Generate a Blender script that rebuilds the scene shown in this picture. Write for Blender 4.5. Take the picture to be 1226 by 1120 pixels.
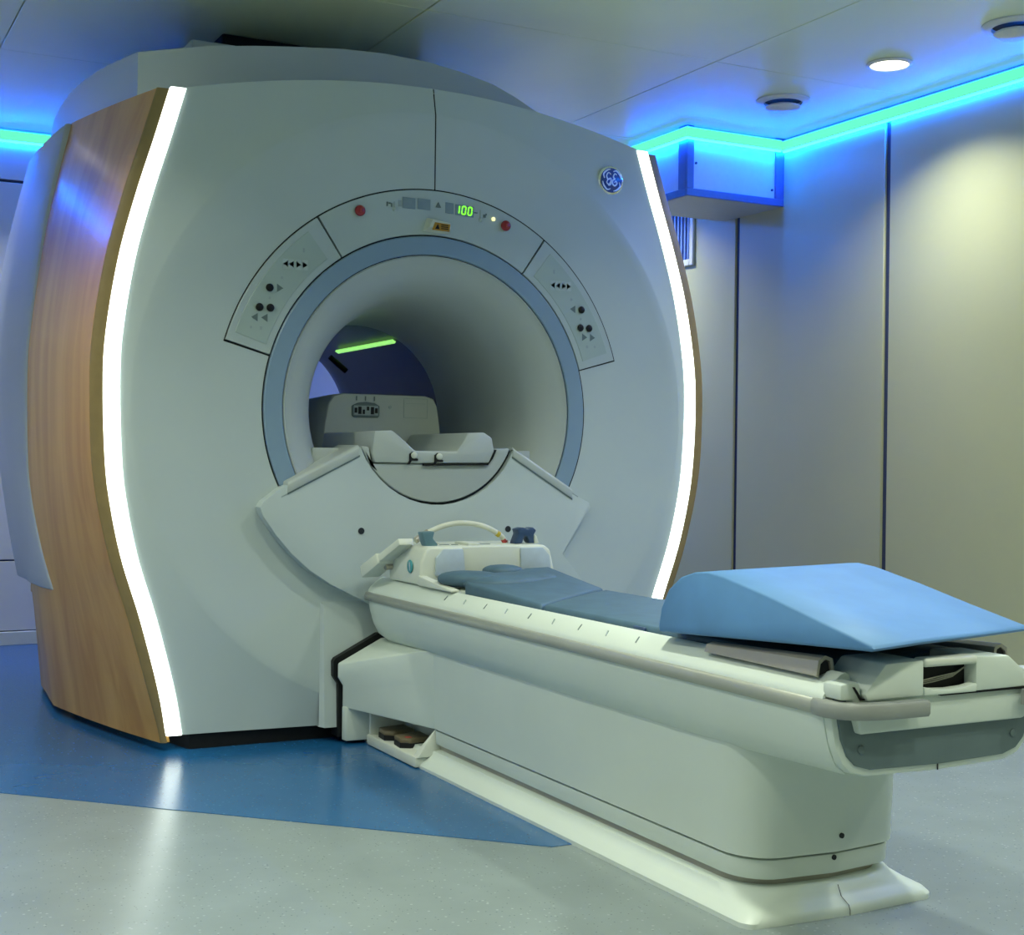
import bpy, bmesh, math, random
from mathutils import Matrix, Vector
random.seed(4)
for o in list(bpy.data.objects): bpy.data.objects.remove(o)
sc = bpy.context.scene
COL = sc.collection
# ------------------------------------------------------------------ camera
F, CX, CY, CZ, YAW, PIT, ROL = 1654.39, -1.8998, -4.1947, 0.9023, 0.4834, -0.0034, 0.0121
cd = bpy.data.cameras.new('camera'); cam = bpy.data.objects.new('camera', cd); COL.objects.link(cam)
cd.sensor_fit = 'HORIZONTAL'; cd.sensor_width = 36; cd.lens = F / 1226 * 36; cd.clip_start = .05
fw = Vector((math.sin(YAW) * math.cos(PIT), math.cos(YAW) * math.cos(PIT), math.sin(PIT)))
rt = Vector((math.cos(YAW), -math.sin(YAW), 0)); up = rt.cross(fw)
R2 = rt * math.cos(ROL) + up * math.sin(ROL); U2 = -rt * math.sin(ROL) + up * math.cos(ROL)
M3 = Matrix((R2, U2, -fw)).transposed().to_4x4(); M3.translation = (CX, CY, CZ)
cam.matrix_world = M3; sc.camera = cam
# ------------------------------------------------------------------ world, light levels, exposure
wd = bpy.data.worlds.new('world'); sc.world = wd; wd.use_nodes = True
wd.node_tree.nodes['Background'].inputs[0].default_value = (.5, .6, .7, 1)
wd.node_tree.nodes['Background'].inputs[1].default_value = .02
vs = sc.view_settings; vs.view_transform = 'Standard'; vs.look = 'None'; vs.gamma = 1; vs.use_curve_mapping = False
vs.exposure = 0.0
LAMP_W = 12.0; LAMP_COL = (.97, 1.0, .84); LAMP_SPREAD = 125
LED_BLUE = 220.0; LED_TOP = 9.0; STRIP_WHITE = 3.2
# ------------------------------------------------------------------ materials
def mat(name, col, rough=.5, metal=0, coat=0, noise=0, nscale=40, spec=.5, emit=None, estr=0, bump=0, trans=0):
    m = bpy.data.materials.new(name); m.use_nodes = True; nt = m.node_tree; b = nt.nodes['Principled BSDF']
    b.inputs['Base Color'].default_value = (*col, 1); b.inputs['Roughness'].default_value = rough
    b.inputs['Metallic'].default_value = metal; b.inputs['Coat Weight'].default_value = coat
    b.inputs['Coat Roughness'].default_value = .12
    b.inputs['Specular IOR Level'].default_value = spec
    if trans: b.inputs['Transmission Weight'].default_value = trans
    if emit: b.inputs['Emission Color'].default_value = (*emit, 1); b.inputs['Emission Strength'].default_value = estr
    if noise or bump:
        tc = nt.nodes.new('ShaderNodeTexCoord'); n = nt.nodes.new('ShaderNodeTexNoise')
        n.inputs['Scale'].default_value = nscale; n.inputs['Detail'].default_value = 4
        nt.links.new(tc.outputs['Object'], n.inputs['Vector'])
        if noise:
            r = nt.nodes.new('ShaderNodeValToRGB')
            r.color_ramp.elements[0].position = .35; r.color_ramp.elements[1].position = .65
            r.color_ramp.elements[0].color = (*[c * (1 - noise) for c in col], 1)
            r.color_ramp.elements[1].color = (*[min(1, c * (1 + noise)) for c in col], 1)
            nt.links.new(n.outputs['Fac'], r.inputs['Fac']); nt.links.new(r.outputs['Color'], b.inputs['Base Color'])
        if bump:
            bp = nt.nodes.new('ShaderNodeBump'); bp.inputs['Strength'].default_value = bump; bp.inputs['Distance'].default_value = .002
            nt.links.new(n.outputs['Fac'], bp.inputs['Height']); nt.links.new(bp.outputs['Normal'], b.inputs['Normal'])
    return m
def floor_mat(name, base, light, dark, rough):
    m = mat(name, base, rough, spec=.5); nt = m.node_tree; b = nt.nodes['Principled BSDF']
    tc = nt.nodes.new('ShaderNodeTexCoord')
    n = nt.nodes.new('ShaderNodeTexNoise'); n.inputs['Scale'].default_value = 5; n.inputs['Detail'].default_value = 6
    nt.links.new(tc.outputs['Object'], n.inputs['Vector'])
    r0 = nt.nodes.new('ShaderNodeValToRGB'); r0.color_ramp.elements[0].position = .3; r0.color_ramp.elements[1].position = .7
    r0.color_ramp.elements[0].color = (*[c * .93 for c in base], 1); r0.color_ramp.elements[1].color = (*[c * 1.06 for c in base], 1)
    nt.links.new(n.outputs['Fac'], r0.inputs['Fac']); prev = r0.outputs['Color']
    for sc_, colr, th in ((70, light, .20), (95, dark, .17)):
        v = nt.nodes.new('ShaderNodeTexVoronoi'); v.inputs['Scale'].default_value = sc_
        nt.links.new(tc.outputs['Object'], v.inputs['Vector'])
        lt = nt.nodes.new('ShaderNodeMath'); lt.operation = 'LESS_THAN'; lt.inputs[1].default_value = th
        nt.links.new(v.outputs['Distance'], lt.inputs[0])
        sp = nt.nodes.new('ShaderNodeSeparateColor'); nt.links.new(v.outputs['Color'], sp.inputs[0])
        g = nt.nodes.new('ShaderNodeMath'); g.operation = 'GREATER_THAN'; g.inputs[1].default_value = .68
        nt.links.new(sp.outputs[0], g.inputs[0])
        ml = nt.nodes.new('ShaderNodeMath'); ml.operation = 'MULTIPLY'
        nt.links.new(lt.outputs[0], ml.inputs[0]); nt.links.new(g.outputs[0], ml.inputs[1])
        mx = nt.nodes.new('ShaderNodeMix'); mx.data_type = 'RGBA'
        nt.links.new(ml.outputs[0], mx.inputs['Factor']); nt.links.new(prev, mx.inputs['A'])
        mx.inputs['B'].default_value = (*colr, 1); prev = mx.outputs['Result']
    nt.links.new(prev, b.inputs['Base Color'])
    return m
def wood_mat():
    m = mat('wood', (.5, .3, .15), .45, coat=.32, spec=.2); nt = m.node_tree; b = nt.nodes['Principled BSDF']; b.inputs['Coat Roughness'].default_value = .2
    tc = nt.nodes.new('ShaderNodeTexCoord'); mp = nt.nodes.new('ShaderNodeMapping'); mp.inputs['Scale'].default_value = (7, 7, .55)
    n = nt.nodes.new('ShaderNodeTexNoise'); n.inputs['Scale'].default_value = 1.6; n.inputs['Detail'].default_value = 7; n.inputs['Distortion'].default_value = .6
    r = nt.nodes.new('ShaderNodeValToRGB'); e = r.color_ramp.elements
    e[0].position = .3; e[0].color = (.55, .27, .060, 1); e[1].position = .72; e[1].color = (.72, .405, .11, 1)
    x = e.new(.5); x.color = (.645, .345, .085, 1)
    nt.links.new(tc.outputs['Object'], mp.inputs['Vector']); nt.links.new(mp.outputs['Vector'], n.inputs['Vector'])
    nt.links.new(n.outputs['Fac'], r.inputs['Fac']); nt.links.new(r.outputs['Color'], b.inputs['Base Color'])
    return m
M = dict(
    cover=mat('scanner_cover', (.50, .575, .565), .42, noise=.02, nscale=3),
    panel=mat('scanner_panel', (.46, .54, .53), .4, noise=.02, nscale=5),
    keypad=mat('keypad_plate', (.40, .49, .455), .45, noise=.02, nscale=8),
    ring=mat('ring_blue_grey', (.23, .34, .45), .38, noise=.02, nscale=6),
    flare=mat('flare_white', (.45, .50, .475), .38, noise=.015, nscale=4),
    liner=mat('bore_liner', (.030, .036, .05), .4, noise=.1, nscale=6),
    white=mat('table_white', (.62, .695, .625), .38, noise=.02, nscale=4),
    ivory=mat('ivory_plastic', (.64, .68, .59), .4, noise=.02, nscale=6),
    shell=mat('shell_white', (.46, .51, .55), .45, noise=.02, nscale=3),
    gap=mat('gap_dark', (.012, .018, .022), .7, noise=.1),
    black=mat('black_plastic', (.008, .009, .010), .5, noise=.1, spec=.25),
    wood=wood_mat(),
    woodedge=mat('wood_edge', (.27, .19, .075), .5, noise=.06, nscale=20),
    strip=mat('light_strip', (.9, .95, .9), .4, emit=(.90, 1.0, .92), estr=STRIP_WHITE, noise=.001),
    rail=mat('rail_grey', (.36, .38, .33), .35, metal=.2, noise=.03, nscale=12),
    tan=mat('tan_grey_metal', (.40, .38, .31), .35, metal=.3, noise=.04, nscale=14),
    bumper=mat('bumper_grey', (.27, .29, .27), .45, noise=.05, nscale=20),
    tail=mat('tail_grey_green', (.115, .165, .17), .5, noise=.05, nscale=10),
    mattress=mat('mattress_slate', (.062, .125, .175), .62, noise=.08, nscale=16, bump=.25),
    cushion=mat('cushion_blue', (.080, .215, .42), .55, noise=.05, nscale=10, bump=.15),
    clip_teal=mat('clip_teal', (.10, .20, .235), .45, noise=.04),
    clip_navy=mat('clip_navy', (.025, .06, .14), .4, noise=.04),
    coilgrey=mat('coil_grey', (.44, .53, .60), .5, noise=.03),
    teal=mat('teal_mark', (.05, .30, .33), .4, noise=.03),
    yellow=mat('yellow_sleeve', (.55, .42, .03), .45, noise=.03),
    red=mat('red_button', (.33, .006, .016), .3, coat=.4, noise=.03),
    redmark=mat('red_mark', (.45, .06, .05), .5, noise=.03),
    amber=mat('amber_label', (.46, .24, .012), .5, noise=.06),
    lcd=mat('lcd_grey', (.22, .30, .35), .3, noise=.05),
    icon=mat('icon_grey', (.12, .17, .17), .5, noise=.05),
    iconl=mat('icon_pale', (.33, .40, .40), .5, noise=.05),
    digit=mat('digit_green', (.1, .5, .02), .4, emit=(.22, 1.0, .03), estr=1.6, noise=.001),
    led_y=mat('led_yellow', (.8, .8, .4), .4, emit=(1, .95, .45), estr=1.1, noise=.001),
    chrome=mat('chrome', (.75, .8, .82), .18, metal=1, noise=.01),
    blueenamel=mat('badge_blue', (.02, .06, .32), .2, coat=.8, noise=.05),
    badgelight=mat('badge_silver', (.62, .72, .85), .25, metal=.4, noise=.02),
    pedal=mat('pedal_olive', (.16, .13, .07), .5, noise=.08, nscale=30),
    wall=mat('wall_cream', (.46, .475, .295), .42, noise=.02, nscale=2),
    wallb=mat('wall_back_white', (.66, .68, .72), .45, noise=.02, nscale=2),
    seam=mat('wall_seam', (.035, .05, .12), .5, noise=.05),
    ceil=mat('ceiling_metal', (.74, .83, .55), .34, metal=.0, noise=.02, nscale=2),
    ceilgap=mat('ceiling_joint', (.42, .45, .42), .6, noise=.02),
    floor=floor_mat('floor_grey', (.215, .262, .262), (.30, .345, .34), (.13, .16, .16), .26),
    blue=floor_mat('floor_blue', (.012, .105, .27), (.05, .19, .36), (.006, .06, .18), .24),
    ledtop=mat('led_blue_dim', (.0, .0, .0), .4, emit=(.001, .11, 1.0), estr=LED_TOP),
    ledtape=mat('led_blue', (.0, .0, .0), .4, emit=(.001, .11, 1.0), estr=LED_BLUE),
    leddiff=mat('led_green_cyan', (.0, .02, .01), .6, spec=.1, emit=(.15, 1.0, .62), estr=1.0),
    boreled=mat('bore_led', (.5, .9, .3), .4, emit=(.36, .95, .20), estr=.95, noise=.001),
    lamp=mat('lamp_glass', (.9, .9, .8), .4, emit=(1, .93, .72), estr=5, noise=.001),
    trimwhite=mat('trim_white', (.62, .66, .64), .4, noise=.02),
    boxpanel=mat('bulkhead_panel', (.60, .64, .70), .42, noise=.02),
    boxframe=mat('bulkhead_frame', (.10, .15, .36), .4, noise=.04),
    slat=mat('slat_blue_lit', (.16, .26, .62), .4, noise=.03),  # blue light falling on the slats is put into their colour
    grey=mat('grey_underside', (.40, .42, .45), .5, noise=.03),
    cable=mat('cable_ivory', (.62, .64, .52), .45, noise=.03),
)
# ------------------------------------------------------------------ mesh helpers
BASE = {}
def tag(o, label=None, cat=None, group=None, kind=None):
    if label: o['label'] = label
    if cat: o['category'] = cat
    if group: o['group'] = group
    if kind: o['kind'] = kind
    return o
def thing(name, label, cat, loc=(0, 0, 0), group=None, kind=None):
    o = bpy.data.objects.new(name, None); COL.objects.link(o); o.location = loc; o.empty_display_size = .1
    BASE[o] = Vector(loc); return tag(o, label, cat, group, kind)
def link(name, me, m, parent, smooth=40):
    o = bpy.data.objects.new(name, me); COL.objects.link(o)
    if m: me.materials.append(m)
    if smooth:
        me.shade_smooth(); me.set_sharp_from_angle(angle=math.radians(smooth))
    if parent:
        b = BASE[parent]; o.parent = parent; BASE[o] = b
    else:
        cs = [v.co for v in me.vertices]
        b = Vector(((min(c.x for c in cs) + max(c.x for c in cs)) / 2, (min(c.y for c in cs) + max(c.y for c in cs)) / 2, min(c.z for c in cs)))
        o.location = b; BASE[o] = b
    me.transform(Matrix.Translation(-b))
    return o
def frombm(name, bm, m, parent, smooth=40):
    bmesh.ops.recalc_face_normals(bm, faces=bm.faces)
    me = bpy.data.meshes.new(name); bm.to_mesh(me); bm.free(); return link(name, me, m, parent, smooth)
def mk(name, V, Fc, m, parent=None, smooth=40, bev=0, seg=2, ang=30):
    bm = bmesh.new(); vs_ = [bm.verts.new(v) for v in V]
    for f in Fc:
        try: bm.faces.new([vs_[i] for i in f])
        except ValueError: pass
    bmesh.ops.remove_doubles(bm, verts=bm.verts, dist=1e-5)
    if bev: bevel(bm, bev, seg, ang)
    return frombm(name, bm, m, parent, smooth)
def bevel(bm, w, seg=2, ang=30):
    bmesh.ops.recalc_face_normals(bm, faces=bm.faces)
    es = [e for e in bm.edges if len(e.link_faces) == 2 and e.calc_face_angle(0) > math.radians(ang)]
    bmesh.ops.bevel(bm, geom=es, offset=w, segments=seg, affect='EDGES', profile=.5, clamp_overlap=True)
def box(name, X, Y, Z, m, parent=None, bev=0, seg=2, smooth=40):
    V = [(x, y, z) for x in X for y in Y for z in Z]
    Fc = [(0, 1, 3, 2), (4, 6, 7, 5), (0, 4, 5, 1), (2, 3, 7, 6), (0, 2, 6, 4), (1, 5, 7, 3)]
    return mk(name, V, Fc, m, parent, smooth, bev, seg)
def prism(name, pts, axis, a0, a1, m, parent=None, bev=0, seg=2, smooth=40, ang=30):
    # pts are the two remaining coordinates in x,y,z order
    def p(q, a):
        return {'x': (a, q[0], q[1]), 'y': (q[0], a, q[1]), 'z': (q[0], q[1], a)}[axis]
    n = len(pts); V = [p(q, a0) for q in pts] + [p(q, a1) for q in pts]
    Fc = [tuple(range(n)), tuple(range(2 * n - 1, n - 1, -1))] + [(i, (i + 1) % n, n + (i + 1) % n, n + i) for i in range(n)]
    return mk(name, V, Fc, m, parent, smooth, bev, seg, ang)
def loft(name, rings, m, parent=None, closed=True, caps=True, smooth=40, bev=0, seg=2, ang=30):
    n = len(rings[0]); V = [v for r in rings for v in r]; Fc = []
    for i in range(len(rings) - 1):
        for j in range(n if closed else n - 1):
            k = (j + 1) % n; Fc.append((i * n + j, i * n + k, (i + 1) * n + k, (i + 1) * n + j))
    if caps:
        Fc.append(tuple(range(n))); Fc.append(tuple(range(len(V) - n, len(V))))
    return mk(name, V, Fc, m, parent, smooth, bev, seg, ang)
def tube(name, pts, r, m, parent=None, n=10, caps=True):
    pts = [Vector(p) for p in pts]; rings = []; prev = None
    for i, p in enumerate(pts):
        t = (pts[min(i + 1, len(pts) - 1)] - pts[max(i - 1, 0)]).normalized()
        a = prev if prev else (Vector((0, 0, 1)) if abs(t.z) < .9 else Vector((1, 0, 0)))
        u = (a - t * a.dot(t)).normalized(); prev = u; w = t.cross(u); rr = r[i] if isinstance(r, (list, tuple)) else r
        rings.append([p + (u * math.cos(k * 2 * math.pi / n) + w * math.sin(k * 2 * math.pi / n)) * rr for k in range(n)])
    return loft(name, rings, m, parent, caps=caps, smooth=60)
def spline(ctrl, n=8):
    out = []; P = [Vector(c) for c in ctrl]
    for i in range(len(P) - 1):
        a, b, c, d = P[max(i - 1, 0)], P[i], P[i + 1], P[min(i + 2, len(P) - 1)]
        for k in range(n):
            t = k / n
            out.append(.5 * ((2 * b) + (c - a) * t + (2 * a - 5 * b + 4 * c - d) * t * t + (3 * b - a - 3 * c + d) * t ** 3))
    out.append(P[-1]); return out
def disc(name, c, r, depth, axis, m, parent=None, bev=0, n=24):
    # solid of revolution along an axis, centred on c
    c = Vector(c); b2 = min(bev, depth / 2.01)
    prof = [(0, -depth / 2), (r - b2, -depth / 2), (r, -depth / 2 + b2), (r, depth / 2 - b2), (r - b2, depth / 2), (0, depth / 2)]
    V = []; Fc = []
    for (rr, h) in prof[1:-1]:
        for k in range(n):
            a = 2 * math.pi * k / n; q = (rr * math.cos(a), rr * math.sin(a))
            V.append(c + Vector({'x': (h, *q), 'y': (q[0], h, q[1]), 'z': (*q, h)}[axis]))
    for i in range(3):
        for k in range(n): Fc.append((i * n + k, i * n + (k + 1) % n, (i + 1) * n + (k + 1) % n, (i + 1) * n + k))
    Fc += [tuple(range(n)), tuple(range(3 * n, 4 * n))]
    return mk(name, V, Fc, m, parent, 50)
ZC = 1.07
def lathe(name, prof, m, parent=None, n=112, a0=0, a1=360, close=False, smooth=40):
    # profile of (radius, y) turned about the bore axis
    full = abs(a1 - a0) >= 360; cnt = n if full else n + 1; V = []; Fc = []; k = len(prof)
    for i in range(cnt):
        a = math.radians(a0 + (a1 - a0) * i / n)
        for (r, y) in prof: V.append((r * math.cos(a), y, ZC + r * math.sin(a)))
    for i in range(n):
        i2 = (i + 1) % cnt
        for j in range(k if close else k - 1):
            j2 = (j + 1) % k; Fc.append((i * k + j, i2 * k + j, i2 * k + j2, i * k + j2))
    if close and not full: Fc += [tuple(range(k)), tuple(range((cnt - 1) * k, cnt * k))]
    return mk(name, V, Fc, m, parent, smooth)
def interp(T, x):
    if x <= T[0][0]: return T[0][1]
    for (a, b), (c, d) in zip(T, T[1:]):
        if x <= c: return b + (d - b) * (x - a) / (c - a)
    return T[-1][1]
def sm(T, n=60):
    # smooth a table with Catmull-Rom and return a dense table
    return [(p[0], p[1]) for p in spline([(a, b, 0) for a, b in T], 6)]
# ------------------------------------------------------------------ room
XR, YB, XL, YF, ZT = 2.32, 2.77, -3.3, -6.2, 2.47
fl = box('floor', (XL - .1, XR + .1), (YF - .1, YB + .1), (-.08, 0), M['floor']); tag(fl, 'pale grey speckled vinyl floor with a blue zone around the scanner', None, kind='structure')
oct_ = [(-.30, -1.372), (.30, -1.372), (1.55, -.10), (1.55, YB), (-1.62, YB), (-1.62, -.05)]
prism('floor_inlay', oct_, 'z', 0, .0015, M['blue'], fl, smooth=0)
def struct(name, label=None):
    return tag(thing(name, None, None), label, kind='structure')
wr = struct('wall_right', 'cream panelled wall with dark vertical joints right of the scanner')
box('wall_core', (XR + .012, XR + .1), (YF, YB), (0, ZT), M['seam'], wr)
ys = [YB] + [1.437 - 1.0665 * i for i in range(0, 8)]
ys = [v for v in ys if v > YF] + [YF]
for a, b in zip(ys, ys[1:]):
    if b < a: box('wall_panel', (XR, XR + .02), (b + .016, a - .016), (.06, 2.4695), M['wall'], wr, .003, 1)
br = box('baseboard_right', (XR - .012, XR + .02), (YF, YB), (0, .075), M['trimwhite'], None, .003, 1); tag(br, kind='structure')
wb = struct('wall_back', 'white panelled wall behind the scanner with thin dark horizontal joints')
box('wall_core', (XL, XR), (YB + .012, YB + .1), (0, ZT), M['seam'], wb)
xs = [XL, -2.25, -1.2 - .05, -.18, .87, 1.6, XR]
for z0, z1 in ((.07, .402), (.41, 2.212), (2.226, 2.4695)):
    for a, b in zip(xs, xs[1:]): box('wall_panel', (a + .001, b - .001), (YB, YB + .02), (z0, z1), M['wallb'], wb, .002, 1)
bb = box('baseboard_back', (XL, XR), (YB - .012, YB + .02), (0, .065), M['trimwhite'], None, .003, 1); tag(bb, kind='structure')
wl = struct('wall_left', 'white panelled wall left of the scanner room')
box('wall_core', (XL - .1, XL - .012), (YF, YB), (0, ZT), M['seam'], wl)
yl = [YB - 1.1 * i for i in range(9)]
for a, b in zip(yl, yl[1:]): box('wall_panel', (XL - .02, XL), (max(b, YF) + .008, a - .008), (.0, 2.46), M['wallb'], wl, .003, 1)
wf = struct('wall_front', 'cream panelled wall facing the scanner')
box('wall_core', (XL, XR), (YF - .1, YF - .012), (0, ZT), M['seam'], wf)
for i in range(5):
    a = XL + i * (XR - XL) / 5; box('wall_panel', (a + .008, a + (XR - XL) / 5 - .008), (YF - .02, YF), (0, 2.46), M['wall'], wf, .003, 1)
ce = struct('ceiling', 'grey metal panel ceiling with thin joints')
box('ceiling_core', (XL - .1, XR + .1), (YF - .1, YB + .1), (ZT + .012, ZT + .1), M['ceilgap'], ce)
cxs = [XL, -2.425, -1.19, .05, 1.28, XR + .02]; cys = [YB + .02] + [1.435 - 1.235 * i for i in range(7)]
cys = [v for v in cys if v > YF] + [YF]
for a, b in zip(cxs, cxs[1:]):
    for c, d in zip(cys, cys[1:]):
        box('ceiling_panel', (a + .002, b - .002), (d + .001, c - .001), (ZT, ZT + .02), M['ceil'], ce, .002, 1)
# ------------------------------------------------------------------ LED cove strips (blue tape with a green-cyan diffuser)
def led(name, label, p0, p1, out):
    # horizontal strip from p0 to p1 standing off the wall along `out`
    t = thing(name, label, 'led strip', ((p0[0] + p1[0]) / 2, (p0[1] + p1[1]) / 2, 2.40), 'blue LED strips under the ceiling')
    o = Vector((*out, 0)); a = Vector((*p0, 0)); b = Vector((*p1, 0))
    def bar(nm, d0, d1, z0, z1, m):
        V = []
        for P in (a, b):
            for d in (d0, d1):
                for z in (z0, z1): V.append(P + o * d + Vector((0, 0, z)))
        mk(nm, V, [(0, 1, 3, 2), (4, 6, 7, 5), (0, 4, 5, 1), (2, 3, 7, 6), (0, 2, 6, 4), (1, 5, 7, 3)], m, t, 0)
    bar('led_tape', .002, .012, 2.455, 2.459, M['ledtop']); bar('led_tape', .002, .012, 2.402, 2.408, M['ledtape'])
    bar('diffuser', .002, .018, 2.408, 2.455, M['leddiff'])
BX, BY0, BY1, BZ = 1.768, 1.085, 1.56, 2.145
led('led_strip', 'long blue LED strip along the top of the right cream wall', (XR, -2.9), (XR, BY0 - .001), (-1, 0))
led('led_strip', 'short blue LED strip on the front face of the ceiling bulkhead box', (XR - .03, BY0 - .012), (BX - .012, BY0 - .012), (0, -1))
led('led_strip', 'blue LED strip on the side of the ceiling bulkhead box beside the scanner', (BX - .012, BY0 - .03), (BX - .012, BY1), (-1, 0))
led('led_strip', 'blue LED strip along the top of the wall behind the scanner', (XL, YB), (XR - .02, YB), (0, -1))
# ------------------------------------------------------------------ bulkhead box under the ceiling
bk = thing('ceiling_bulkhead', 'boxed ceiling bulkhead with dark blue frame edges in the right wall corner', 'bulkhead', (2.04, 1.3, BZ))
box('body', (BX, XR), (BY0, BY1), (BZ + .012, ZT - .002), M['boxpanel'], bk)
box('underside', (BX + .004, XR), (BY0 + .004, BY1 - .004), (BZ, BZ + .012), M['grey'], bk, .003, 1)
fr = .035
for nm, X_, Y_, Z_ in (('front_frame_bottom', (BX - .012, XR), (BY0 - .012, BY0), (BZ, BZ + fr)), ('corner_post', (BX - .012, BX + .028), (BY0 - .012, BY0), (BZ + fr, ZT - .002)),
                       ('corner_post', (XR - .05, XR), (BY0 - .012, BY0), (BZ + fr, ZT - .002)), ('side_frame_bottom', (BX - .012, BX), (BY0, BY1), (BZ, BZ + fr)),
                       ('side_post', (BX - .012, BX), (BY0, BY0 + .06), (BZ + fr, ZT - .002))):
    box(nm, X_, Y_, Z_, M['boxframe'], bk, .002, 1)
for (x, z) in ((BX + .045, 2.30), (XR - .065, 2.22)): disc('screw', (x, BY0 - .002, z), .006, .006, 'y', M['seam'], bk, 0, 10)
# wall grille below it
gr = thing('wall_grille', 'white framed air grille with vertical slats coloured as if lit blue below the bulkhead box', 'air grille', (XR - .01, 1.95, 1.955))
for Y_, Z_ in (((1.802, 1.835), (1.955, 2.30)), ((2.18, 2.21), (1.955, 2.30)), ((1.835, 2.18), (1.955, 1.99)), ((1.835, 2.18), (2.27, 2.30))):
    box('frame_bar', (XR - .016, XR - .0005), Y_, Z_, M['trimwhite'], gr, .003, 1)
box('back_plate', (XR - .004, XR - .0005), (1.835, 2.18), (1.99, 2.27), M['boxframe'], gr)
for i in range(11): box('slat', (XR - .013, XR - .004), (1.842 + i * .031, 1.860 + i * .031), (1.992, 2.268), M['slat'], gr, .002, 1)
# ------------------------------------------------------------------ ceiling lamps and vents
def downlight(x, y, label, group='round ceiling downlights'):
    t = thing('ceiling_downlight', label, 'ceiling lamp', (x, y, ZT - .012), group)
    prof = [(.072, ZT - .0005), (.088, ZT - .0005), (.090, ZT - .005), (.074, ZT - .010), (.072, ZT - .006)]
    V = []; Fc = []; n = 32; k = len(prof)
    for i in range(n):
        a = 2 * math.pi * i / n; V += [(x + r * math.cos(a), y + r * math.sin(a), z) for r, z in prof]
    for i in range(n):
        for j in range(k): Fc.append((i * k + j, ((i + 1) % n) * k + j, ((i + 1) % n) * k + (j + 1) % k, i * k + (j + 1) % k))
    mk('trim_ring', V, Fc, M['trimwhite'], t)
    disc('lens', (x, y, ZT - .004), .0715, .006, 'z', M['lamp'], t, .001, 32)
    ld = bpy.data.lights.new('lamp_light', 'AREA'); ld.shape = 'DISK'; ld.size = .14; ld.energy = LAMP_W; ld.color = LAMP_COL; ld.spread = math.radians(LAMP_SPREAD)
    lo = bpy.data.objects.new('lamp_light', ld); COL.objects.link(lo); lo.parent = t; lo.location = (0, 0, -.003)
downlight(1.875, -.115, 'lit round downlight in the ceiling between two round air valves')
for x, y, lab in ((1.875, -1.9, 'lit downlight by the right wall, level with the table foot end'), (1.875, -3.7, 'lit downlight in the right corner nearest the viewer'),
                  (.66, -1.5, 'lit downlight above the right edge of the blue wedge cushion'), (.66, -3.3, 'lit downlight beyond the foot end of the patient table'), (.66, -5.0, 'lit downlight right of centre near the front wall'),
                  (-.57, -1.9, 'lit downlight above the floor left of the patient table'), (-.57, -3.7, 'lit downlight in the middle of the room toward the front wall'), (-1.85, -.6, 'lit downlight left of the scanner above the blue floor edge'),
                  (-1.85, -2.3, 'lit downlight above the grey floor left of the table foot'), (-1.85, -5.2, 'lit downlight left of centre near the front wall'), (-1.54, 2.05, 'lit downlight behind the scanner by its left wooden side'),
                  (1.9, 2.15, 'added downlight hidden behind the ceiling bulkhead box'), (-2.8, -1.2, 'added unseen downlight by the left wall, level with the wedge cushion'), (-2.8, -3.2, 'added unseen downlight by the left wall toward the front of the room')):  # these three unseen lamps are added to brighten wall, table and wood
    downlight(x, y, lab)
def valve(x, y, label):
    t = thing('air_valve', label, 'air valve', (x, y, ZT - .04), 'round ceiling air valves')
    def rev(nm, prof, m):
        V = []; Fc = []; n = 32; k = len(prof)
        for i in range(n):
            a = 2 * math.pi * i / n; V += [(x + r * math.cos(a), y + r * math.sin(a), z) for r, z in prof]
        for i in range(n):
            for j in range(k - 1): Fc.append((i * k + j, ((i + 1) % n) * k + j, ((i + 1) % n) * k + j + 1, i * k + j + 1))
        mk(nm, V, Fc, m, t, 50)
    rev('flange', [(.115, ZT - .0005), (.115, ZT - .006), (.105, ZT - .012), (.082, ZT - .014), (.080, ZT - .002)], M['trimwhite'])
    rev('throat', [(.080, ZT - .002), (.001, ZT - .002)], M['black'])
    rev('disc', [(.001, ZT - .024), (.066, ZT - .024), (.074, ZT - .028), (.074, ZT - .034), (.060, ZT - .042), (.001, ZT - .046)], M['trimwhite'])
valve(1.865, .52, 'round white ceiling air valve above the bulkhead box')
valve(1.925, -.69, 'round white ceiling air valve cut by the right picture edge')
# ------------------------------------------------------------------ MRI scanner
S = thing('mri_scanner', 'large white MRI scanner with wood side panels and curved white light strips', 'mri scanner', (0, .9, 0))
WT = sm([(.02, .853), (.05, .86), (.19, .886), (.41, .946), (.60, 1.007), (.77, 1.044), (.90, 1.060), (1.1, 1.068), (1.27, 1.062), (1.5, 1.026), (1.7, .974), (1.88, .918), (2.045, .869), (2.1, .852)])
WO = lambda z: interp(WT, z)
WI = lambda z: WO(z) - .049
ZTOP = lambda x: 2.147 - .150 * x * x
def ysurf(r):
    if r < .985: return 0.0
    t = r - .985
    return .26 * t - .35 * t * t
def inside(x, z): return abs(x) < WI(z) and .05 < z < ZTOP(x)
def BND(a):
    lo, hi = .6, 1.8; c, s = math.cos(a), math.sin(a)
    for _ in range(40):
        m_ = (lo + hi) / 2
        if inside(m_ * c, ZC + m_ * s): lo = m_
        else: hi = m_
    return lo
def corner(z0): return math.atan2(z0 - ZC, WI(z0))
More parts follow.
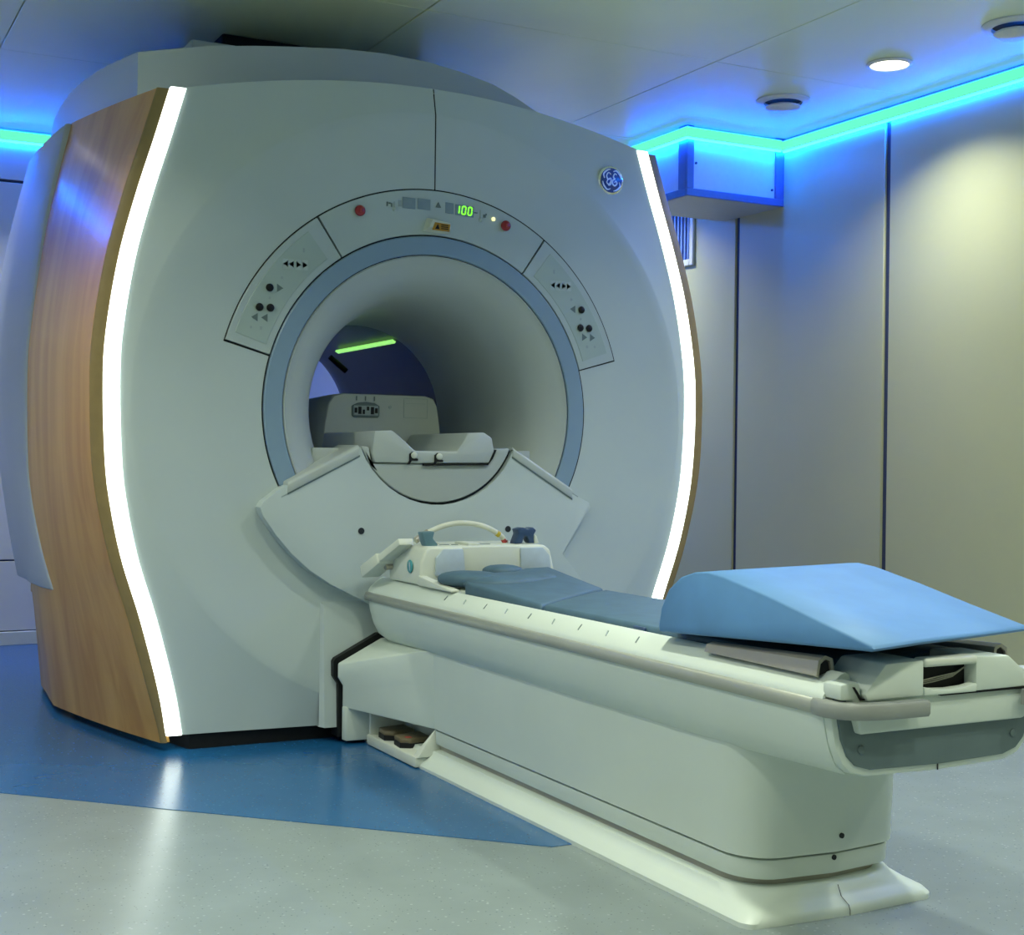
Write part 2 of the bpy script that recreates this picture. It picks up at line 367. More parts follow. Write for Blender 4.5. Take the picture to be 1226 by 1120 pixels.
def cover_half(name, sgn):
    A0, A1 = math.radians(-90), math.radians(90); ca, cb = corner(.0505), corner(2.046)
    TH = sorted([A0 + (A1 - A0) * i / 150 for i in range(151)] + [ca, cb, math.radians(15.6)])
    V = []; Fc = []; rows = None
    for th in TH:
        B = BND(th) if abs(math.cos(th)) > 1e-6 else (2.147 - ZC if th > 0 else ZC - .05)
        R = [.586, .66, .737, .80, .88, .95, .985, .992, 1.0, 1.006]; R = R + [1.006 + (B - 1.006) * f for f in (.25, .5, .75, 1.0)]
        rows = len(R)
        for r in R:
            x = max(r * math.cos(th), .0022); V.append((sgn * x, ysurf(r), ZC + r * math.sin(th)))
        x = max(B * math.cos(th), .0022); V.append((sgn * x, ysurf(B) + .05, ZC + B * math.sin(th)))
    n = rows + 1
    for i in range(len(TH) - 1):
        j0 = 2 if TH[i] >= math.radians(15.59) else 0
        for j in range(j0, n - 1): Fc.append((i * n + j, (i + 1) * n + j, (i + 1) * n + j + 1, i * n + j + 1))
    return mk(name, V, Fc, M['cover'], S, 28)
fc = cover_half('front_cover', -1); cover_half('front_cover', 1)
box('seam_backing', (-.02, .02), (.022, .04), (1.79, 2.13), M['gap'], S)
lathe('panel_backing', [(.50, .006), (.755, .010)], M['gap'], S, 120)
# aperture ring and flared bore
lathe('aperture_ring', [(.5195, .02), (.5195, -.004), (.523, -.007), (.577, -.007), (.5805, -.004), (.5805, .02)], M['ring'], S, 128)
pr = [(.5165, .012), (.5165, -.001), (.512, -.004), (.505, .002)]
pr += [(p[0], p[1]) for p in spline([(.490, .006, 0), (.462, .020, 0), (.436, .042, 0), (.414, .070, 0), (.397, .10, 0), (.384, .14, 0), (.374, .19, 0), (.366, .26, 0), (.358, .38, 0), (.351, .54, 0), (.346, .702, 0)], 4)]
lathe('bore_flare', pr, M['flare'], S, 112)
lathe('bore_rim', [(.346, .702), (.3455, .712), (.351, .716)], M['panel'], S, 96)
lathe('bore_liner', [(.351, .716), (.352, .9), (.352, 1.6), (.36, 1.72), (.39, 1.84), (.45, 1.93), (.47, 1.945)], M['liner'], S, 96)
t0 = Vector((.166, .74, ZC + .287)); t1 = Vector((.166, 1.36, ZC + .287))
mk('bore_light', [Vector(p) + d for p in (t0, t1) for d in (Vector((-.006, 0, .010)), Vector((.008, 0, .001)), Vector((.012, 0, .008)), Vector((-.002, 0, .016)))],
   [(0, 1, 2, 3), (4, 5, 6, 7), (0, 1, 5, 4), (1, 2, 6, 5), (2, 3, 7, 6), (3, 0, 4, 7)], M['boreled'], S, 0)
tube('bore_microphone', [(.078, 1.2, 1.330), (.115, 1.2, 1.301), (.150, 1.2, 1.274)], [.011, .013, .012], M['black'], S, 10)
# control panels round the aperture
def arc_panel(name, a0, a1, r0=.5855, r1=.7325, y=-.004, m='panel', n=40, parent=S, th=.012):
    return lathe(name, [(r0 + .0015, y), (r1 - .0015, y), (r1, y + .0015), (r1, y + th), (r0, y + th), (r0, y + .0015)], M[m], parent, n, a0, a1, True, 30)
ct = arc_panel('top_control_panel', 55.75, 123.6)
cl = arc_panel('side_control_panel', 124.2, 163.8); cr = arc_panel('side_control_panel', 16.0, 55.2)
Y0 = -.0045
def flat(name, pts, m, parent, y=Y0, d=.0015):
    return prism(name, pts, 'y', y - d, y + .0005, M[m], parent, smooth=0)
def rect(name, x, z, w, h, m, parent, sk=0, y=Y0, d=.0015):
    return flat(name, [(x - w / 2, z - h / 2), (x + w / 2, z - h / 2 + sk), (x + w / 2, z + h / 2 + sk), (x - w / 2, z + h / 2)], m, parent, y, d)
def tri(name, x, z, s, d, m, parent):
    flat(name, [(x - s * .45 * d, z - s * .6), (x + s * .5 * d, z), (x - s * .45 * d, z + s * .6)] if d else [(x - s * .6, z - s * .5), (x + s * .6, z - s * .5), (x, z + s * .6)], m, parent)
for sx, par, a0, a1 in ((-1, cl, 128.2, 161.3), (1, cr, 18.5, 51.8)):
    arc_panel('keypad_plate', a0, a1, .606, .712, -.0055, 'keypad', 30, par, .004)
    yb = -.0056
    Y0 = yb
    for x, d in ((.5145, 1), (.4955, 1), (.4715, -1), (.4505, -1)):
        rect('key', sx * x, 1.521, .0185, .032, 'panel', par)
        Y0 = yb - .0014; tri('arrow_mark', sx * x, 1.521, .017, sx * d, 'icon', par); Y0 = yb
    for x, z in ((.566, 1.442), (.598, 1.379), (.563, 1.379)):
        bt = disc('round_button', (sx * x, yb - .003, z), .0125, .008, 'y', M['black'], par, .003, 20)
    tri('arrow_key', sx * .532, 1.443, .022, -sx, 'icon', par)
    for x in (.613, .581): tri('arrow_key', sx * x, 1.347, .022, sx, 'icon', par)
    for x, z, w, h in ((.455, 1.568, .006, .014), (.526, 1.476, .008, .008), (.565, 1.410, .006, .008), (.624, 1.315, .006, .008), (.592, 1.314, .008, .010)):
        rect('print_mark', sx * x, z, w, h, 'iconl', par)
Y0 = -.0045
for x, z in ((-.268, 1.711), (.262, 1.710)):
    b_ = disc('stop_button', (x, -.010, z), .0175, .014, 'y', M['red'], ct, .004, 28)
    lathe_c = [(x + .0095 * math.cos(a), z + .0095 * math.sin(a)) for a in [i * math.pi / 10 for i in range(20)]]
    rect('button_mark', x, z, .003, .012, 'redmark', b_, 0, -.0170, .001)
for x, z, w in ((-.095, 1.7535, .046), (-.041, 1.7545, .046), (.052, 1.751, .030)): rect('display', x, z, w, .036, 'lcd', ct, -.001)
rect('display', .108, 1.748, .068, .036, 'lcd', ct, -.003)
# seven-segment 100
def seg7(x, z, on):
    w, h, t, sk = .013, .026, .0038, .12
    S7 = {'a': (0, h, w, 1), 'g': (0, h / 2, w, 1), 'd': (0, 0, w, 1), 'f': (0, h / 2, h / 2, 0), 'e': (0, 0, h / 2, 0), 'b': (w, h / 2, h / 2, 0), 'c': (w, 0, h / 2, 0)}
    P = []
    for k in on:
        ox, oz, ln, hor = S7[k]
        q = [(ox + .001, oz - t / 2), (ox + ln - .001, oz - t / 2), (ox + ln - .001, oz + t / 2), (ox + .001, oz + t / 2)] if hor else [(ox - t / 2, oz + .001), (ox + t / 2, oz + .001), (ox + t / 2, oz + ln - .001), (ox - t / 2, oz + ln - .001)]
        P.append([(x + a + sk * b, z - h / 2 + b - .03 * (a)) for a, b in q])
    V = []; Fc = []
    for q in P:
        n0 = len(V); V += [(a, -.0072, b) for a, b in q] + [(a, -.0055, b) for a, b in q]
        Fc += [(n0, n0 + 1, n0 + 2, n0 + 3)] + [(n0 + i, n0 + (i + 1) % 4, n0 + 4 + (i + 1) % 4, n0 + 4 + i) for i in range(4)]
    mk('green_digit', V, Fc, M['digit'], ct, 0)
seg7(.073, 1.749, 'bc'); seg7(.0965, 1.748, 'abcdef'); seg7(.1195, 1.747, 'abcdef')
rect('print_mark', .150, 1.744, .012, .003, 'icon', ct)
tri('triangle_mark', .011, 1.757, .017, 0, 'icon', ct)
for x, z, w, h, m_ in ((-.172, 1.743, .005, .014, 'icon'), (-.163, 1.746, .008, .005, 'icon'), (-.157, 1.741, .004, .012, 'icon'), (-.147, 1.738, .002, .03, 'iconl'), (-.127, 1.749, .011, .020, 'iconl'),
                       (.167, 1.741, .002, .028, 'iconl'), (.183, 1.736, .009, .010, 'icon'), (.189, 1.742, .004, .006, 'icon')): rect('print_mark', x, z, w, h, m_, ct)
for x, z, m_ in ((-.147, 1.727, 'panel'), (.168, 1.722, 'panel'), (.2165, 1.729, 'led_y')): disc('indicator_light', (x, -.006, z), .007, .006, 'y', M[m_], ct, .002, 16)
pz = [(-.045, 1.665), (.055, 1.662), (.052, 1.700), (-.030, 1.712)]
mk('laser_housing', [(x, -.004, z) for x, z in pz] + [(x * .8 + .004, -.030, z * .6 + .4 * 1.690) for x, z in pz], [(4, 5, 6, 7), (0, 1, 5, 4), (1, 2, 6, 5), (2, 3, 7, 6), (3, 0, 4, 7)], M['ivory'], ct, 0, .003, 2)
wl_ = flat('warning_label', [(-.022, 1.668), (.040, 1.666), (.044, 1.691), (-.012, 1.694)], 'amber', ct, -.0305, .0012)
tri_ = prism('label_mark', [(-.012, 1.672), (.004, 1.672), (-.002, 1.689)], 'y', -.0326, -.0316, M['black'], wl_, smooth=0)
for i in range(3): prism('label_mark', [(.010, 1.685 - i * .006), (.036, 1.685 - i * .006), (.036, 1.688 - i * .006), (.010, 1.688 - i * .006)], 'y', -.0326, -.0316, M['black'], wl_, smooth=0)
# side light strips, wooden bands and side panels
zs = [.05 + (2.046 - .05) * i / 48 for i in range(49)]
WB = sm([(.02, -1.058), (.40, -1.108), (.63, -1.136), (.87, -1.152), (1.13, -1.158), (1.34, -1.150), (1.73, -1.097), (2.08, -1.020), (2.12, -1.01)])   # side panel at y = .86
def ye(z): return ysurf(math.hypot(WI(z), z - ZC))
WF = sm([(.02, .874), (.10, .892), (.42, .984), (.60, 1.042), (.85, 1.094), (1.1, 1.106), (1.27, 1.100), (1.5, 1.064), (1.7, 1.012), (1.88, .956), (2.04, .908), (2.1, .89)])
for sgn in (-1, 1):
    rings = []
    for z in zs:
        a, b, y = WI(z) + .002, WO(z), ye(z); zt = z - .004 * (z - .05) / 2
        rings.append([(sgn * a, y + .03, zt), (sgn * a, y - .002, zt), (sgn * (a + .004), y - .006, zt), (sgn * (b - .004), y - .004, zt), (sgn * b, y, zt), (sgn * b, y + .03, zt)])
    loft('light_strip', rings, M['strip'], S, True, True, 50)
    rings = []
    for i, z in enumerate(zs):
        z2 = .028 + (z - .05) * (2.036 - .028) / (2.046 - .05)
        y = ye(z2); rings.append([(sgn * (WO(z2) + .0015), y + .002, z2), (sgn * (interp(WF, z2) - .004), y + .006, z2), (sgn * interp(WF, z2), y + .010, z2), (sgn * interp(WF, z2), y + .05, z2), (sgn * (WO(z2) + .0015), y + .05, z2)])
    loft('wood_edge_band', rings, M['woodedge'], S, True, True, 50)
    rings = []
    for i, z in enumerate(zs):
        f = (z - .05) / (2.046 - .05)
        ring = []
        for k, t in enumerate((0, .12, .25, .4, .55, .7, .85, 1.0, 1.2, 1.45)):
            zz = .028 + f * (2.034 + .05 * min(t, 1) - .028); x0 = interp(WF, zz) + .0005; x1 = -interp(WB, zz); yy0 = ye(zz) + .012
            if t <= 1: x = x0 + (x1 - x0) * (t + .30 * t * (1 - t))
            else: x = x1 - .07 * (t - 1) ** 1.2
            ring.append((sgn * x, yy0 + (.86 - yy0) * t, zz))
        rings.append(ring + [(sgn * (abs(p[0]) - .03), p[1] + (.003 if q == 0 else 0), p[2]) for q, p in reversed(list(enumerate(ring)))])
    loft('wood_side_panel', rings, M['wood'], S, True, True, 35)
# white rear shell, laid over the back of the wooden sides
SH = sm([(.43, -1.114), (.55, -1.138), (.68, -1.160), (.9, -1.192), (1.1, -1.214), (1.35, -1.216), (1.69, -1.170), (2.0, -1.098), (2.03, -1.09)])  # at y = 1.12
YBk = sm([(.43, .66), (.56, .73), (.70, .80), (.87, .86), (1.2, .87), (2.03, .86)])
for sgn in (-1, 1):
    rings = []
    for i in range(33):
        z = .45 + (2.03 - .45) * i / 32; f4 = (i / 32) ** 6; x1 = -interp(SH, z); y0 = interp(YBk, z)
        def wx(y):   # wooden surface at this height
            t = (y - .06) / .8; x0 = interp(WF, z); xb = -interp(WB, z)
            return x0 + (xb - x0) * (t + .30 * t * (1 - t)) if t <= 1 else xb
        P = [(wx(y0) - .012, y0), (wx(y0) + .006, y0 + .004), *[(max(wx(ym) + .010, wx(y0) + (x1 - wx(y0)) * (ym - y0) / (1.12 - y0) + .008), ym) for ym in (y0 + (1.12 - y0) * .3, y0 + (1.12 - y0) * .55, y0 + (1.12 - y0) * .8)], (x1, 1.12), (x1 + .004, 1.30), (x1 - .03, 1.55), (x1 - .10, 1.75), (x1 - .22, 1.90), (x1 - .34, 1.96)]
        rings.append([(sgn * x, y, z + f4 * .055 * max(0, min(1, (1.12 - y) / .25))) for x, y in P] + [(sgn * .6, 1.96, z), (sgn * .6, y0, z)])
    loft('rear_shell', rings, M['shell'], S, True, True, 40, .008, 2, 60)
    prism('shell_ledge', [(sgn * .98, .70), (sgn * 1.085, .70), (sgn * 1.10, .95), (sgn * 1.09, 1.2), (sgn * .98, 1.2)], 'z', .40, .428, M['wood'], S, .004)
    lo = []
    for z in (.03, .41): lo.append([(sgn * (x - .001), y, z) for x, y in ((.70, .95), (1.045 + .1 * z, .95), (1.03 + .1 * z, 1.3), (.98 + .1 * z, 1.6), (.80, 1.9), (.70, 1.9))])
    loft('rear_lower_side', lo, M['wood'], S, True, True, 30)
lathe('rear_cover', [(.47, 1.945), (.60, 1.965), (.98, 1.965)], M['cover'], S, 96)
# top housing behind the front cover
HX = [(-.915, 2.205), (-.80, 2.232), (-.684, 2.259), (-.52, 2.284), (-.37, 2.303), (-.22, 2.319), (-.06, 2.326), (.11, 2.32), (.24, 2.302), (.36, 2.277), (.45, 2.243), (.54, 2.201), (.64, 2.150), (.74, 2.08)]
PLAN = sm([(.30, 0), (.60, .064), (1.0, .092), (1.4, .075), (1.8, .025), (1.96, -.02)])
rings = []
for y in (.295, .30, .45, .60, .8, 1.0, 1.2, 1.4, 1.6, 1.8, 1.95):
    e_ = interp(PLAN, y); top = []
    for x, z in HX:
        s_ = 1 + e_ / .915 if x < 0 else 1 + .3 * max(e_, 0); top.append((x * s_, y, z + .012 * min(1, (y - .29) / .5)))
    rings.append([(-.915 - e_, y, 1.95)] + top + [(.74, y, 1.95)])
loft('top_housing', rings, M['cover'], S, True, True, 35)
box('top_service_plate', (-.66, .30), (.62, 1.45), (2.28, 2.375), M['cover'], S, .01)
box('ceiling_shade_block', (-.50, .30), (.80, 1.35), (2.37, 2.468), M['black'], S, .01)  # black box standing in for the shadow between housing and ceiling
# inner body keeping the sides closed, and black plinth
rings = []
for y, s_ in ((.055, .80), (.30, .86), (.86, 1.0), (1.3, .98), (1.9, .78)):
    rings.append([(sx * s_ * q, y, z) for sx, q, z in ((-1, .985, 0), (1, .985, 0), (1, .985, .048), (-1, .985, .048))])
loft('plinth', rings, M['black'], S, True, True, 30)
# dock shroud below the aperture
outl = [(-.275, .945), (-.54, .812), (-.590, .775), (-.602, .755), (-.594, .73), (-.55, .668), (-.50, .610), (-.44, .556), (-.37, .510), (-.29, .470), (-.20, .428), (-.10, .402), (.0, .395), (.42, .395),
        (.553, .50), (.475, .59), (.56, .715), (.586, .748), (.580, .766), (.545, .782), (.272, .945)]
arcp = [(.30 * math.cos(math.radians(a)), ZC - .01 + .30 * math.sin(math.radians(a))) for a in range(-22, -159, -8)]
sh = prism('dock_shroud', outl + [(p[0] + .004, p[1]) for p in reversed(arcp[::-1])], 'y', -.052, .02, M['cover'], S, .013, 3, 40, 25)
for x in (-.268, .262): disc('screw_hole', (x, -.0525, .678), .0105, .003, 'y', M['gap'], S, 0, 18)
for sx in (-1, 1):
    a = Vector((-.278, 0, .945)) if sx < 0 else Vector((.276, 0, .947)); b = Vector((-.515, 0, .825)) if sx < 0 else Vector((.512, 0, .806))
    gd = (b - a); mk('lip_shadow_line', [p + d for p in (a - gd * .01, b) for d in (Vector((0, -.0535, -.031)), Vector((0, -.0535, -.0245)), Vector((0, -.05, -.027)))], [(0, 1, 2), (3, 4, 5), (0, 1, 4, 3), (1, 2, 5, 4), (2, 0, 3, 5)], M['icon'], S, 0)  # dark strip drawn as the shadow line under the lip
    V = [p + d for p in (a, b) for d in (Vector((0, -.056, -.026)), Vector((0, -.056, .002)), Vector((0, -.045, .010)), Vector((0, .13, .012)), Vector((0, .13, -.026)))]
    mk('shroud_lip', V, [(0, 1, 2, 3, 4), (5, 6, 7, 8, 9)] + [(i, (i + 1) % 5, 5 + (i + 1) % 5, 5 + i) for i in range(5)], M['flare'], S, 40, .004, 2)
    a2 = Vector((sx * .535, 0, .786)); b2 = Vector((sx * .47, 0, .819))
    mk('lip_groove', [p + d for p in (a2, b2) for d in (Vector((0, -.0526, -.001)), Vector((0, -.0526, .003)), Vector((0, -.05, .001)))], [(0, 1, 2), (3, 4, 5), (0, 1, 4, 3), (1, 2, 5, 4), (2, 0, 3, 5)], M['iconl'], S, 0)
# curved pan and shelf in the mouth of the bore
pan = [(.291 * math.cos(math.radians(a)), ZC - .01 + .291 * math.sin(math.radians(a))) for a in range(-22, -159, -4)]
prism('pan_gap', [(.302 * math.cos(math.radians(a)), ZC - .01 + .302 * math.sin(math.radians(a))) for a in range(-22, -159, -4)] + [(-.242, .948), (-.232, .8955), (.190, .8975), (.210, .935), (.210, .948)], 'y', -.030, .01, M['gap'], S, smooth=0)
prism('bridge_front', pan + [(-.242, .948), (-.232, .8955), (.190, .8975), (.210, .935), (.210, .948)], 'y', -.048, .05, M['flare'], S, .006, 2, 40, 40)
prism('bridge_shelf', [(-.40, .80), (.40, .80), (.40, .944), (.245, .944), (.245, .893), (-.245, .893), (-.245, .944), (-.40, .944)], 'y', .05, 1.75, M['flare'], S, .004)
# badge
bx, bz = .694, 1.914; yb = ysurf(math.hypot(bx, bz - ZC))
bd = disc('badge', (bx, yb - .004, bz), .052, .016, 'y', M['chrome'], S, .004, 40)
disc('badge_face', (bx, yb - .0125, bz), .044, .004, 'y', M['blueenamel'], bd, .0008, 36)
def stroke(nm, pts, w, closed=False):
    P = spline([(p[0], p[1], 0) for p in pts], 6); n = len(P); V = []; Fc = []
    for i, p in enumerate(P):
        t = (P[min(i + 1, n - 1)] - P[max(i - 1, 0)]).normalized(); nn = Vector((-t.y, t.x, 0)); ww = w * (.45 + .55 * math.sin(math.pi * (i + .5) / n))
        for s_ in (-1, 1):
            q = p + nn * ww * s_ / 2
            for dy in (0, .0016): V.append((bx + q.x, yb - .0155 - dy, bz + q.y))
    for i in range(n - 1):
        a, b = 4 * i, 4 * (i + 1); Fc += [(a + 1, b + 1, b + 3, a + 3), (a, b, b + 1, a + 1), (a + 2, b + 2, b + 3, a + 3)]
    mk(nm, V, Fc, M['badgelight'], bd, 0)
stroke('badge_letter', [(-.004, .020), (-.014, .026), (-.022, .014), (-.016, .002), (-.005, .006), (-.004, -.004), (-.012, -.016), (-.021, -.010), (-.017, .000)], .0055)
stroke('badge_letter', [(-.004, .006), (-.002, -.006), (-.008, -.018), (-.016, -.019)], .0045)
stroke('badge_letter', [(.020, .020), (.012, .024), (.006, .012), (.012, .005), (.004, .000), (.003, -.012), (.012, -.019), (.021, -.010), (.016, -.002), (.011, -.009)], .0055)
for k in range(4):
    a = math.radians(45 + 90 * k); stroke('badge_swirl', [(.039 * math.cos(a + d), .039 * math.sin(a + d)) for d in (-.62, -.3, 0, .3)] + [(.031 * math.cos(a + .62), .031 * math.sin(a + .62))], .0058)
# lower centre panel around the dock, with black gasket
mk('lower_front_panel', [(-.385, .0, .05), (-.375, -.028, .05), (.375, -.028, .05), (.385, 0, .05), (-.385, 0, .45), (-.375, -.004, .44), (.375, -.004, .44), (.385, 0, .45), (-.385, .02, .05), (.385, .02, .05)],
   [(0, 1, 5, 4), (1, 2, 6, 5), (2, 3, 7, 6), (0, 1, 2, 3, 9, 8), (4, 5, 6, 7)], M['cover'], S, 30)
gk = [(-.335, .02), (-.335, .19), (-.352, .215), (-.352, .262), (-.345, .272), (-.20, .345), (.20, .345), (.345, .272), (.352, .262), (.352, .215), (.335, .19), (.335, .02)]
prism('dock_gasket', gk, 'y', -.040, .02, M['black'], S, smooth=0)
# ------------------------------------------------------------------ coil housing and cradle inside the bore
H = thing('bore_coil_housing', 'white rounded coil housing with a connector panel inside the scanner bore', 'coil housing', (0, .55, .894))
hf = [(-.234, .894), (-.232, .948), (-.222, 1.04), (-.208, 1.105), (-.190, 1.132), (-.155, 1.142), (.165, 1.142), (.198, 1.132), (.212, 1.105), (.224, 1.03), (.232, .948), (.234, .894)]
loft('housing_body', [[(x * s_, y, .894 + (z - .894) * h_) for x, z in hf] for y, s_, h_ in ((.425, .985, .99), (.430, 1, 1), (.55, 1, 1), (.75, .99, .98), (.95, .93, .90), (1.0, .86, .80))], M['flare'], H, True, True, 35)
cp = prism('connector_panel', [(-.122, 1.064), (-.115, 1.058), (-.022, 1.058), (-.016, 1.064), (-.016, 1.100), (-.035, 1.110), (-.068, 1.114), (-.10, 1.110), (-.122, 1.100)], 'y', .4205, .426, M['icon'], H, .002, 1)
rect('panel_face', -.069, 1.083, .092, .034, 'iconl', cp, 0, .4208)
for i, (x, z, w, h) in enumerate(((-.108, 1.083, .010, .018), (-.093, 1.083, .012, .026), (-.078, 1.078, .008, .016), (-.062, 1.090, .009, .014), (-.045, 1.083, .012, .026), (-.030, 1.083, .010, .018))):
    rect('connector_mark', x, z, w, h, 'black', cp, 0, .4192)
for x in (-.104, -.070, -.036): rect('print_mark', x, 1.126, .004, .016, 'icon', H, 0, .4238)
for X_, Z_ in (((.079, .173), (1.130, 1.132)), ((.079, .173), (1.060, 1.062)), ((.079, .081), (1.062, 1.130)), ((.171, .173), (1.062, 1.130)), ((.088, .164), (1.112, 1.1135))):
    box('hatch_outline', X_, (.4238, .4255), Z_, M['iconl'], H, smooth=0)
disc('screw', (.025, .4235, 1.098), .006, .004, 'y', M['iconl'], H, 0, 12)
T2 = thing('cradle_tray', 'white U-shaped sliding cradle tray at the mouth of the scanner bore', 'cradle tray', (0, .2, .9))
trp = [(-.225, .898), (-.235, .93), (-.228, 1.000), (-.165, 1.003), (-.120, .968), (-.085, .938), (.065, .938), (.085, .965), (.105, 1.000), (.165, 1.003), (.196, .985), (.205, .94), (.185, .900), (-.06, .897)]
prism('tray_body', [(x, z + .05 * 0) for x, z in trp], 'y', -.058, .42, M['flare'], T2, .006, 2, 40, 25)
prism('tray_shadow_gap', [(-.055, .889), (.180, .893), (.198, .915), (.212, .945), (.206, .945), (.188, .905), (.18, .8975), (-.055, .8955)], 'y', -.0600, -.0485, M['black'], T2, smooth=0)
for x, z in ((-.095, .905), (-.005, .902)):
    prism('latch_hook', [(x - .02, z - .012), (x - .012, z - .012), (x - .004, z), (x + .018, z), (x + .018, z + .007), (x - .004, z + .009), (x - .004, z + .02), (x + .006, z + .026), (x - .002, z + .030), (x - .012, z + .022), (x - .012, z)], 'y', -.063, -.0575, M['black'], T2, smooth=0)
    disc('latch_knob', (x + .004, -.062, z + .018), .011, .010, 'y', M['ivory'], T2, .003, 16)
# ------------------------------------------------------------------ patient table
P = thing('patient_table', 'white docked patient table on a pedestal with grey side rails', 'patient table', (0, -1.2, 0))
half = [(.0, .325), (.165, .326), (.203, .333), (.226, .350), (.242, .382), (.252, .42), (.257, .452), (.258, .486), (.252, .497), (.236, .512), (.216, .528), (.206, .531), (.198, .527), (.192, .512), (.0, .512)]
full = half + [(-x, z) for x, z in reversed(half[1:-1])]
def hull(y, s_, zl): return [(x * s_, y, .53 - (.53 - z) * zl) for x, z in full]
loft('table_hull', [hull(-.075, .95, .80), hull(-.080, .98, .90), hull(-.10, .995, .97), hull(-.14, 1, 1), hull(-.6, 1, 1), hull(-1.2, 1, 1), hull(-1.85, 1, 1), hull(-2.262, 1, .935), hull(-2.270, .995, .93)], M['white'], P, True, True, 35)
for sx in (-1, 1):
    prism('side_rail', [(sx * .254, .457), (sx * .264, .459), (sx * .266, .473), (sx * .262, .485), (sx * .254, .487)], 'y', -2.255, -.078, M['rail'], P, .002, 1)
    for i in range(9):
        y = -.62 - i * .125; long_ = i % 2 == 0
        mk('scale_mark', [(sx * (.226 + (0 if long_ else .004)), y, .5212), (sx * (.240), y - .006, .5100), (sx * .240, y - .010, .5100), (sx * (.226 + (0 if long_ else .004)), y - .004, .5212),
                          (sx * .224, y, .516), (sx * .236, y - .008, .505)], [(0, 1, 2, 3), (0, 4, 5, 1), (3, 2, 5, 4), (0, 3, 4), (1, 5, 2)], M['icon' if long_ else 'iconl'], P, 0)
    ah = [(.20, .528), (.205, .552), (.222, .558), (.238, .549), (.243, .522), (.237, .519), (.233, .543), (.221, .551), (.211, .547), (.207, .527)]
    ac = [(.2085, .528), (.213, .545), (.221, .549), (.231, .542), (.235, .522)]
    loft('arm_holder', [[(sx * x, y, .524 + (z - .524) * k) for x, z in ah] for y, k in ((-1.89, .55), (-2.235, 1.0))], M['tan'], P, True, True, 40)
    loft('arm_holder_core', [[(sx * x, y, .524 + (z - .524) * k) for x, z in ac] for y, k in ((-1.90, .55), (-2.232, 1.0))], M['black'], P, True, True, 0)
# tail end
def ringp(y, pts): return [(x, y, z) for x, z in pts]
tp = [(.252, .486), (.249, .45), (.240, .41), (.225, .378), (.205, .360), (.17, .350), (.0, .346)]
tp = tp + [(-x, z) for x, z in reversed(tp[:-1])]
loft('tail_rim', [ringp(-2.268, [(x * 1.02, z - (.008 if z < .4 else .003)) for x, z in tp]), ringp(-2.290, [(x * 1.015, z - .006) for x, z in tp])], M['white'], P, True, True, 35, .005, 2, 50)
prism('tail_panel', [(x * .975, z + .006) for x, z in tp], 'y', -2.296, -2.28, M['tail'], P, .004)
prism('tail_apron', [(-.225, .487), (-.205, .425), (.205, .425), (.225, .487), (.252, .489), (.252, .518), (.208, .52), (.203, .489), (-.203, .489), (-.208, .52), (-.252, .518), (-.252, .489)], 'y', -2.312, -2.262, M['white'], P, .006)
for x in (-.19, .19): disc('tail_bolt', (x, -2.297, .395), .008, .004, 'y', M['tail'], P, .001, 14)
rect('tail_seam', .0, .347, .002, .012, 'gap', P, 0, -2.292)
# tail block with the handle window: frame built as four pieces
yb0, yb1 = -2.322, -2.20
LP_ = [(-.198, .486), (-.205, .500), (-.155, .551), (-.065, .553), (-.065, .487)]
tbk = prism('tail_block', LP_, 'y', yb0, yb1, M['white'], P, .005)
prism('tail_block', [(.065, .487), (.065, .553), (.150, .550), (.205, .510), (.200, .488)], 'y', yb0, yb1, M['white'], P, .005)
prism('handle_bar', [(-.066, .539), (.066, .539), (.066, .555), (-.066, .555)], 'y', yb0 - .004, yb0 + .03, M['ivory'], P, .006, 3)
prism('handle_sill', [(-.066, .487), (.066, .487), (.066, .503), (.04, .498), (.0, .496), (-.04, .498), (-.066, .503)], 'y', yb0 - .002, yb0 + .022, M['white'], P, .003)
box('handle_pocket', (-.0645, .0645), (-2.292, -2.286), (.489, .55), M['black'], P)
for i in range(3): tube('pocket_cable', [(-.062, -2.296 - .004 * i, .503 + .004 * i), (-.02, -2.298 - .004 * i, .507 + .005 * i), (.03, -2.297 - .004 * i, .514 + .004 * i), (.062, -2.296, .530)], .0013, M['tan'], P, 6)
prism('tail_gap', [(-.02, .484), (.20, .484), (.20, .505), (.188, .505), (.186, .4885), (-.02, .4885)], 'y', -2.3195, -2.30, M['black'], P, smooth=0)
prism('tail_gap', [(-.226, .512), (-.222, .512), (-.206, .491), (-.186, .4885), (-.186, .4865), (-.209, .4875)], 'y', -2.3145, -2.30, M['black'], P, smooth=0)
for sx in (-1, 1):
    pth = spline([(sx * .258, -2.255, .472), (sx * .262, -2.285, .472), (sx * .240, -2.322, .471), (sx * .18, -2.338, .470), (sx * .08, -2.342, .470)][:5 if sx < 0 else 4], 6)
    rings = []
    for i, p in enumerate(pth):
        t = (pth[min(i + 1, len(pth) - 1)] - pth[max(i - 1, 0)]).normalized(); n_ = Vector((t.y, -t.x, 0)) * sx * -1
        rings.append([p + n_ * a + Vector((0, 0, b)) for a, b in ((-.012, -.014), (.008, -.014), (.012, -.008), (.012, .010), (.008, .015), (-.012, .015))])
    loft('corner_bumper', rings, M['bumper'], P, True, True, 40)
